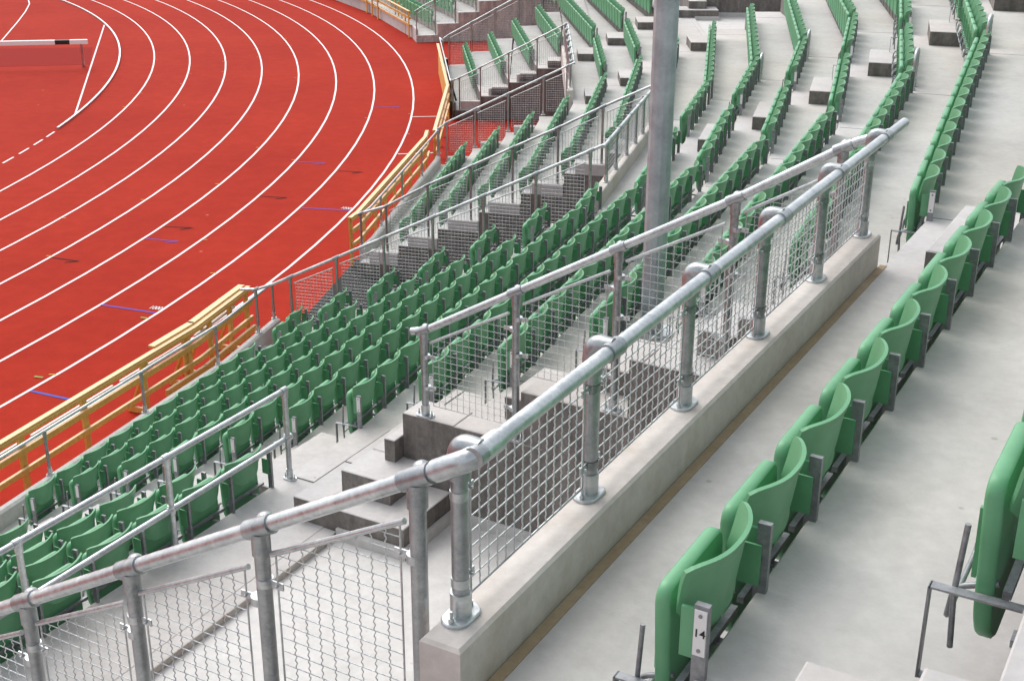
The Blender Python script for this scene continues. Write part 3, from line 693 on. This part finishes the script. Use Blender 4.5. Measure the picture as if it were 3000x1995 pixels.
# ------------------------------------------------------------------ seats
SW = .5
def grid(mb, rows, close=False, smooth=True):
    n = len(rows[0]); vs = [p for r in rows for p in r]
    mb.add(vs, [(i * n + j, i * n + j + 1, (i + 1) * n + j + 1, (i + 1) * n + j) for i in range(len(rows) - 1) for j in range(n - 1)], smooth)
def seat_back(lo=False):
    """curved shell: x 0..0.5 along the row, +y towards the track"""
    mb = MB(); nu, nv = (9, 5) if lo else (23, 13)
    def front(u, v):
        au = abs(u); y = -.024 + .076 * au ** 2.5
        zt = .812 + .006 * au ** 2 - .014 * au ** 10; zb = .555 + .10 * au ** 3.0
        z = zb + (zt - zb) * v; y += .035 * (1 - v) ** 1.6 * (1 - .5 * au) - .010 * v ** 5
        x = .262 + u * (.222 - .030 * (1 - v) ** 2)
        return Vector((x, y, z))
    th = .008
    F = [[front(-1 + 2 * i / (nu - 1), j / (nv - 1)) for i in range(nu)] for j in range(nv)]
    def nrm_(i, j):
        a = F[j][min(nu - 1, i + 1)] - F[j][max(0, i - 1)]; b = F[min(nv - 1, j + 1)][i] - F[max(0, j - 1)][i]
        q = a.cross(b).normalized(); return q if q.y < 0 else -q
    B = []
    for j in range(nv):
        r = []
        for i in range(nu):
            e = min(i, nu - 1 - i, j, nv - 1 - j); t_ = th * (1.7 if e <= (0 if lo else 1) else 1.0)
            r.append(F[j][i] + nrm_(i, j) * t_)
        B.append(r)
    grid(mb, F); grid(mb, [r[::-1] for r in B])
    ring = [(0, i) for i in range(nu)] + [(j, nu - 1) for j in range(1, nv)] + [(nv - 1, i) for i in range(nu - 2, -1, -1)] + [(j, 0) for j in range(nv - 2, 0, -1)]
    grid(mb, [[F[j][i] for j, i in ring] + [F[0][0]], [B[j][i] for j, i in ring] + [B[0][0]]], smooth=False)
    # mounting ears on both sides
    if not lo:
        mb.box((.485, .0, .60), (1, 0, 0), (0, 1, 0), (0, 0, 1), .004, .034, .07)
        mb.box((.034, .008, .62), (1, 0, 0), (0, 1, 0), (0, 0, 1), .006, .03, .08)
    return mb
def rounded_slab(mb, x0, x1, z0, z1, y0, y1, r, n=5, rb=None):
    rb = rb or r; pts = []
    for cx_, cz_, a0, rr in ((x1 - r, z1 - r, 0, r), (x0 + r, z1 - r, 90, r), (x0 + rb, z0 + rb, 180, rb), (x1 - rb, z0 + rb, 270, rb)):
        for i in range(n + 1):
            a = R(a0 + 90 * i / n); pts.append((cx_ + rr * math.cos(a), cz_ + rr * math.sin(a)))
    cxm, czm = (x0 + x1) / 2, (z0 + z1) / 2
    def lay(y, sc): return [Vector((cxm + (x - cxm) * (1 - sc / (x1 - x0) * 2), y - (.025 * ((z1 - z) / (z1 - z0)) ** 2), czm + (z - czm) * (1 - sc / (z1 - z0) * 2))) for x, z in pts]
    Ls = [lay(y0, .008), lay(y0 + .006, 0), lay(y1 - .010, 0), lay(y1 - .003, .004), lay(y1, .012)]
    grid(mb, [l + [l[0]] for l in Ls]); m_ = len(pts)
    mb.add(Ls[0], [tuple(range(m_))]); mb.add(Ls[-1], [tuple(range(m_))[::-1]])
def seat_pad(lo=False):
    mb = MB(); rounded_slab(mb, .040, .462, .24, .725, .080, .126, .05, 2 if lo else 6, .11)
    if not lo:   # recess rib on the underside and the hinge arms
        mb.bar((.10, .128, .42), (.10, .131, .62), .016, .012); mb.bar((.40, .128, .42), (.40, .131, .62), .016, .012)
    return mb
def seat_post(lo=False, x=0.0):
    mb = MB(); mb.box((x + .004, -.034, .37), (1, 0, 0), (0, 1, 0), (0, 0, 1), .011, .021, .37)
    if not lo: mb.box((x + .004, -.0, .012), (1, 0, 0), (0, 1, 0), (0, 0, 1), .03, .05, .012)
    return mb
def seat_frame():
    mb = MB(); mb.bar((.03, .035, .43), (.48, .035, .43), .022, .022); mb.bar((.33, .05, .40), (.33, -.03, .40), .03, .012)
    mb.tube(smooth_path([(.06, .06, .44), (.06, .165, .40), (.06, .175, .30), (.44, .175, .30), (.44, .165, .40), (.44, .06, .44)], .03, 3), .0085, 6)
    return mb
def end_bracket():
    mb = MB(); mb.bar((.005, -.01, .42), (.005, .215, .42), .032, .006); mb.box((.005, .215, .285), (1, 0, 0), (0, 1, 0), (0, 0, 1), .016, .003, .138)
    mb.bar((.005, -.01, .15), (.005, .215, .15), .028, .006)
    mb.tube([(.03, .150, .60), (.03, .160, .40), (.03, .150, .24)], .008, 8)
    return mb
ME = {}
ME['back'] = seat_back().mesh('backrest', M['green']); ME['pad'] = seat_pad().mesh('seat_pad', M['green'])
ME['post'] = seat_post().mesh('post', M['bar']); ME['post2'] = seat_post(False, .5).mesh('post', M['bar'])
ME['frame'] = seat_frame().mesh('frame', M['bar']); ME['brk'] = end_bracket().mesh('end_bracket', M['bar'])
_q = MB(); _q.box((-.0095, -.034, .655), (1, 0, 0), (0, 1, 0), (0, 0, 1), .0025, .018, .072)
ME['plate'] = _q.mesh('number_plate', M['plate'])
_q = MB()
for z in (.600, .711): _q.tube([(-.0115, -.034, z), (-.0145, -.034, z)], .006, 10)
ME['rivet'] = _q.mesh('rivet', M['bar'])
LO = MB()
for f in (seat_back(True), seat_pad(True), seat_post(True)): LO.add(f.v, f.f, False)
lov = np.array(LO.v)
# rows: (row, segment, first post t, number of seats, block, starts_at_aisle)
rowsdef = []
def run(row, s, t0, t1, block, start=False, end=False):
    n = int(round((t1 - t0) / SW + 1e-6)); rowsdef.append((row, s, t0, n, block, start, end))
def fill_to_kink(row, s, t0, lim=None):
    return t0 + SW * math.floor((kink(s, row)[1] - t0 + .08) / SW)
def fill_from_kink(row, s, t1):
    return t1 - SW * math.floor((t1 - kink(s - 1, row)[2] + .08) / SW)
Bn = {1: 'nearest left block', 2: 'main lower block', 3: 'block past tunnel', 4: 'block past gateway', 5: 'upper middle rows', 6: 'upper rows past aisle', 7: 'right foreground', 8: 'far top rows'}
for k in range(1, 8):                         # nearest lower block (segment 1), ends at the aisle
    e = {1: 7.7, 2: 7.74, 3: 7.76, 4: 7.79, 5: 7.73, 6: 7.70, 7: 7.66}[k]; run(k, 1, e - SW * 12, e, 1, False, True)
ends3 = {1: 18.26, 2: 18.2, 3: 18.22, 4: 18.24, 5: 18.22, 6: 18.12, 7: 17.88}
st2 = {1: 10.59, 2: 10.46, 3: 10.34, 4: 10.16, 5: 10.06, 6: 9.94, 7: 9.78, 8: 9.66, 9: 9.56, 10: 9.59, 11: 9.5, 12: 9.45, 13: 9.39, 14: 9.36, 15: 9.33}
for k in range(1, 8):
    e = fill_to_kink(k, 2, st2[k]); run(k, 2, st2[k], e, 2, True); run(k, 3, fill_from_kink(k, 3, ends3[k]), ends3[k], 2, False, True)
st3 = {1: 23.06, 2: 23.08, 3: 23.0, 4: 22.98, 5: 22.95, 6: 22.95}
en4 = {1: 30.23, 2: 30.15, 3: 30.12, 4: 30.17, 5: 30.7, 6: 30.66}
for k in range(1, 7):
    e = fill_to_kink(k, 3, st3[k]); run(k, 3, st3[k], e, 3, True); run(k, 4, fill_from_kink(k, 4, en4[k]), en4[k], 3, False, True)
for k in (7, 8): 
    if k == 7: run(7, 3, 23.0, fill_to_kink(7, 3, 23.0), 8, True); run(7, 4, fill_from_kink(7, 4, 30.6), 30.6, 8, False, True)
for k in range(8, 15):                        # upper rows
    e = fill_to_kink(k, 2, st2[k]); run(k, 2, st2[k], e, 5, True); f = 19.86; run(k, 3, fill_from_kink(k, 3, f), f, 5, False, True)
    run(k, 3, 20.93, fill_to_kink(k, 3, 20.93), 6, True); run(k, 4, fill_from_kink(k, 4, 30.6), 30.6, 6, False, True)
run(14, 1, 2.89, 7.89, 7, True, True); run(15, 1, 3.0, 8.0, 7, True, True)
run(15, 2, 9.33, 16.33, 7, True)
for k in (5, 6, 7): run(k, 5, 32.05, 36.05, 8, True, True); run(k, 6, 37.1 if k < 7 else 37.1, 44.6, 8, True)
for k, t in {1: 39.3, 2: 38.9, 3: 38.6, 4: 38.3}.items(): run(k, 6, t, t + SW * int((44.3 - t) / SW), 4, True, True)
for k in (5, 6, 7):
    for s in (7, 8): a = kink(s - 1, k)[2] + .1; b = kink(s, k)[1] - .1; a = a if k > 6 or s > 7 else a; run(k, s, a, b, 8)
for k in (1, 2, 3, 4):
    run(k, 7, 50.6, kink(7, k)[1] - .05, 8, True); run(k, 8, kink(7, k)[2] + .1, kink(8, k)[1] - .1, 8)
def project(p):
    v = Vector(p) - Vector((0, 0, CH)); z = v.dot(_F)
    if z <= .1: return None
    return 1500 + 3871 * v.dot(_X) / z, 997.5 - 3871 * v.dot(_Y) / z, z
cand = []
for (row, s, t0, n, blk, st, en) in rowsdef:
    for i in range(n):
        t = t0 + SW * i; o = P3(s, row, t, T(row)); q = project(o + Vector((*drv(s), 0)) * .25 + Vector((0, 0, .5)))
        if q is None: continue
        m_ = 60 + 2600 / q[2]
        if not (-m_ < q[0] < 3000 + m_ and -m_ < q[1] < 1995 + m_): continue
        cand.append((q[2], row, s, t, i, n, blk, st and i == 0, en and i == n - 1, o, q))
cand.sort(key=lambda c: c[0])
ORD = ['first', 'second', 'third', 'fourth', 'fifth', 'sixth', 'seventh', 'eighth', 'ninth', 'tenth', 'eleventh', 'twelfth', 'thirteenth', 'fourteenth', 'fifteenth', 'sixteenth', 'seventeenth', 'eighteenth', 'nineteenth', 'twentieth', 'twenty-first', 'twenty-second', 'twenty-third', 'twenty-fourth', 'twenty-fifth', 'twenty-sixth', 'twenty-seventh', 'twenty-eighth', 'twenty-ninth', 'thirtieth']
NI = 300
near = cand[:NI]; far = cand[NI:]
cnt = {}
for c in near: cnt.setdefault((c[1], c[6]), []).append(c)
order = {}
for key, lst in cnt.items():
    lst.sort(key=lambda c: (c[2], c[3]))
    for i, c in enumerate(lst): order[id(c)] = i
first = True
for c in near:
    d, row, s, t, i, n, blk, isst, isen, o, q = c
    k = order[id(c)]
    rt = bpy.data.objects.new('stadium_seat', None); COL.objects.link(rt); rt.empty_display_size = .1
    rt.location = o; rt.rotation_euler = (0, 0, R(90 - TH[s]))
    rt['label'] = 'green seat, %s from near end, %s row up from the track, %s' % (ORD[min(k, 29)], ORD[row - 1], Bn[blk])
    rt['category'] = 'seat'; rt['group'] = 'green folding stadium seats in rows'
    parts = ['back', 'pad', 'post', 'frame']
    if isst: parts += ['brk']
    if isen or i == n - 1: parts += ['post2']
    for pn in parts:
        ob = bpy.data.objects.new({'back': 'backrest', 'pad': 'seat_pad', 'post': 'post', 'post2': 'post', 'frame': 'frame', 'brk': 'end_bracket'}[pn], ME[pn])
        COL.objects.link(ob); ob.parent = rt
        if pn == 'post' and isst:
            pl = bpy.data.objects.new('number_plate', ME['plate']); COL.objects.link(pl); pl.parent = ob
            if d < 14: rv = bpy.data.objects.new('rivet', ME['rivet']); COL.objects.link(rv); rv.parent = ob
            if row == 14 and s == 1:
                Mx = Matrix(((0, 0, -1, -.0135), (-1, 0, 0, -.034), (0, 1, 0, .655), (0, 0, 0, 1)))
                tt = text('14', None, .036, 0, M['ink'], 'number_lettering', None, mat3=Matrix.Identity(4)); tt.parent = ob; tt.matrix_basis = Mx
                rt['label'] = 'nearest green folded seat with the number 14 on its end post, bottom right'
# the farther seats as one object
V = []; Fc = []; lf = LO.f
for c in far:
    d, row, s, t, i, n, blk, isst, isen, o, q = c
    a = R(90 - TH[s]); ca, sa = math.cos(a), math.sin(a); b = len(V)
    xs = lov[:, 0] * ca - lov[:, 1] * sa + o.x; ys = lov[:, 0] * sa + lov[:, 1] * ca + o.y; zs = lov[:, 2] + o.z
    V += list(zip(xs.tolist(), ys.tolist(), zs.tolist())); Fc += [tuple(b + j for j in f) for f in lf]
if V:
    me = bpy.data.meshes.new('distant_seats'); me.from_pydata(V, [], Fc); me.materials.append(M['green']); me.update()
    npost = len(seat_post(True).f); nf = len(lf); me.materials.append(M['bar'])
    for i, p in enumerate(me.polygons):
        if i % nf >= nf - npost: p.material_index = 1
    o = bpy.data.objects.new('distant_seats', me); COL.objects.link(o)
    tag(o, 'many rows of small green seats on the far steps', 'seats', None, 'stuff')
print('seats', len(cand), 'near', len(near), 'max dist near', near[-1][0])
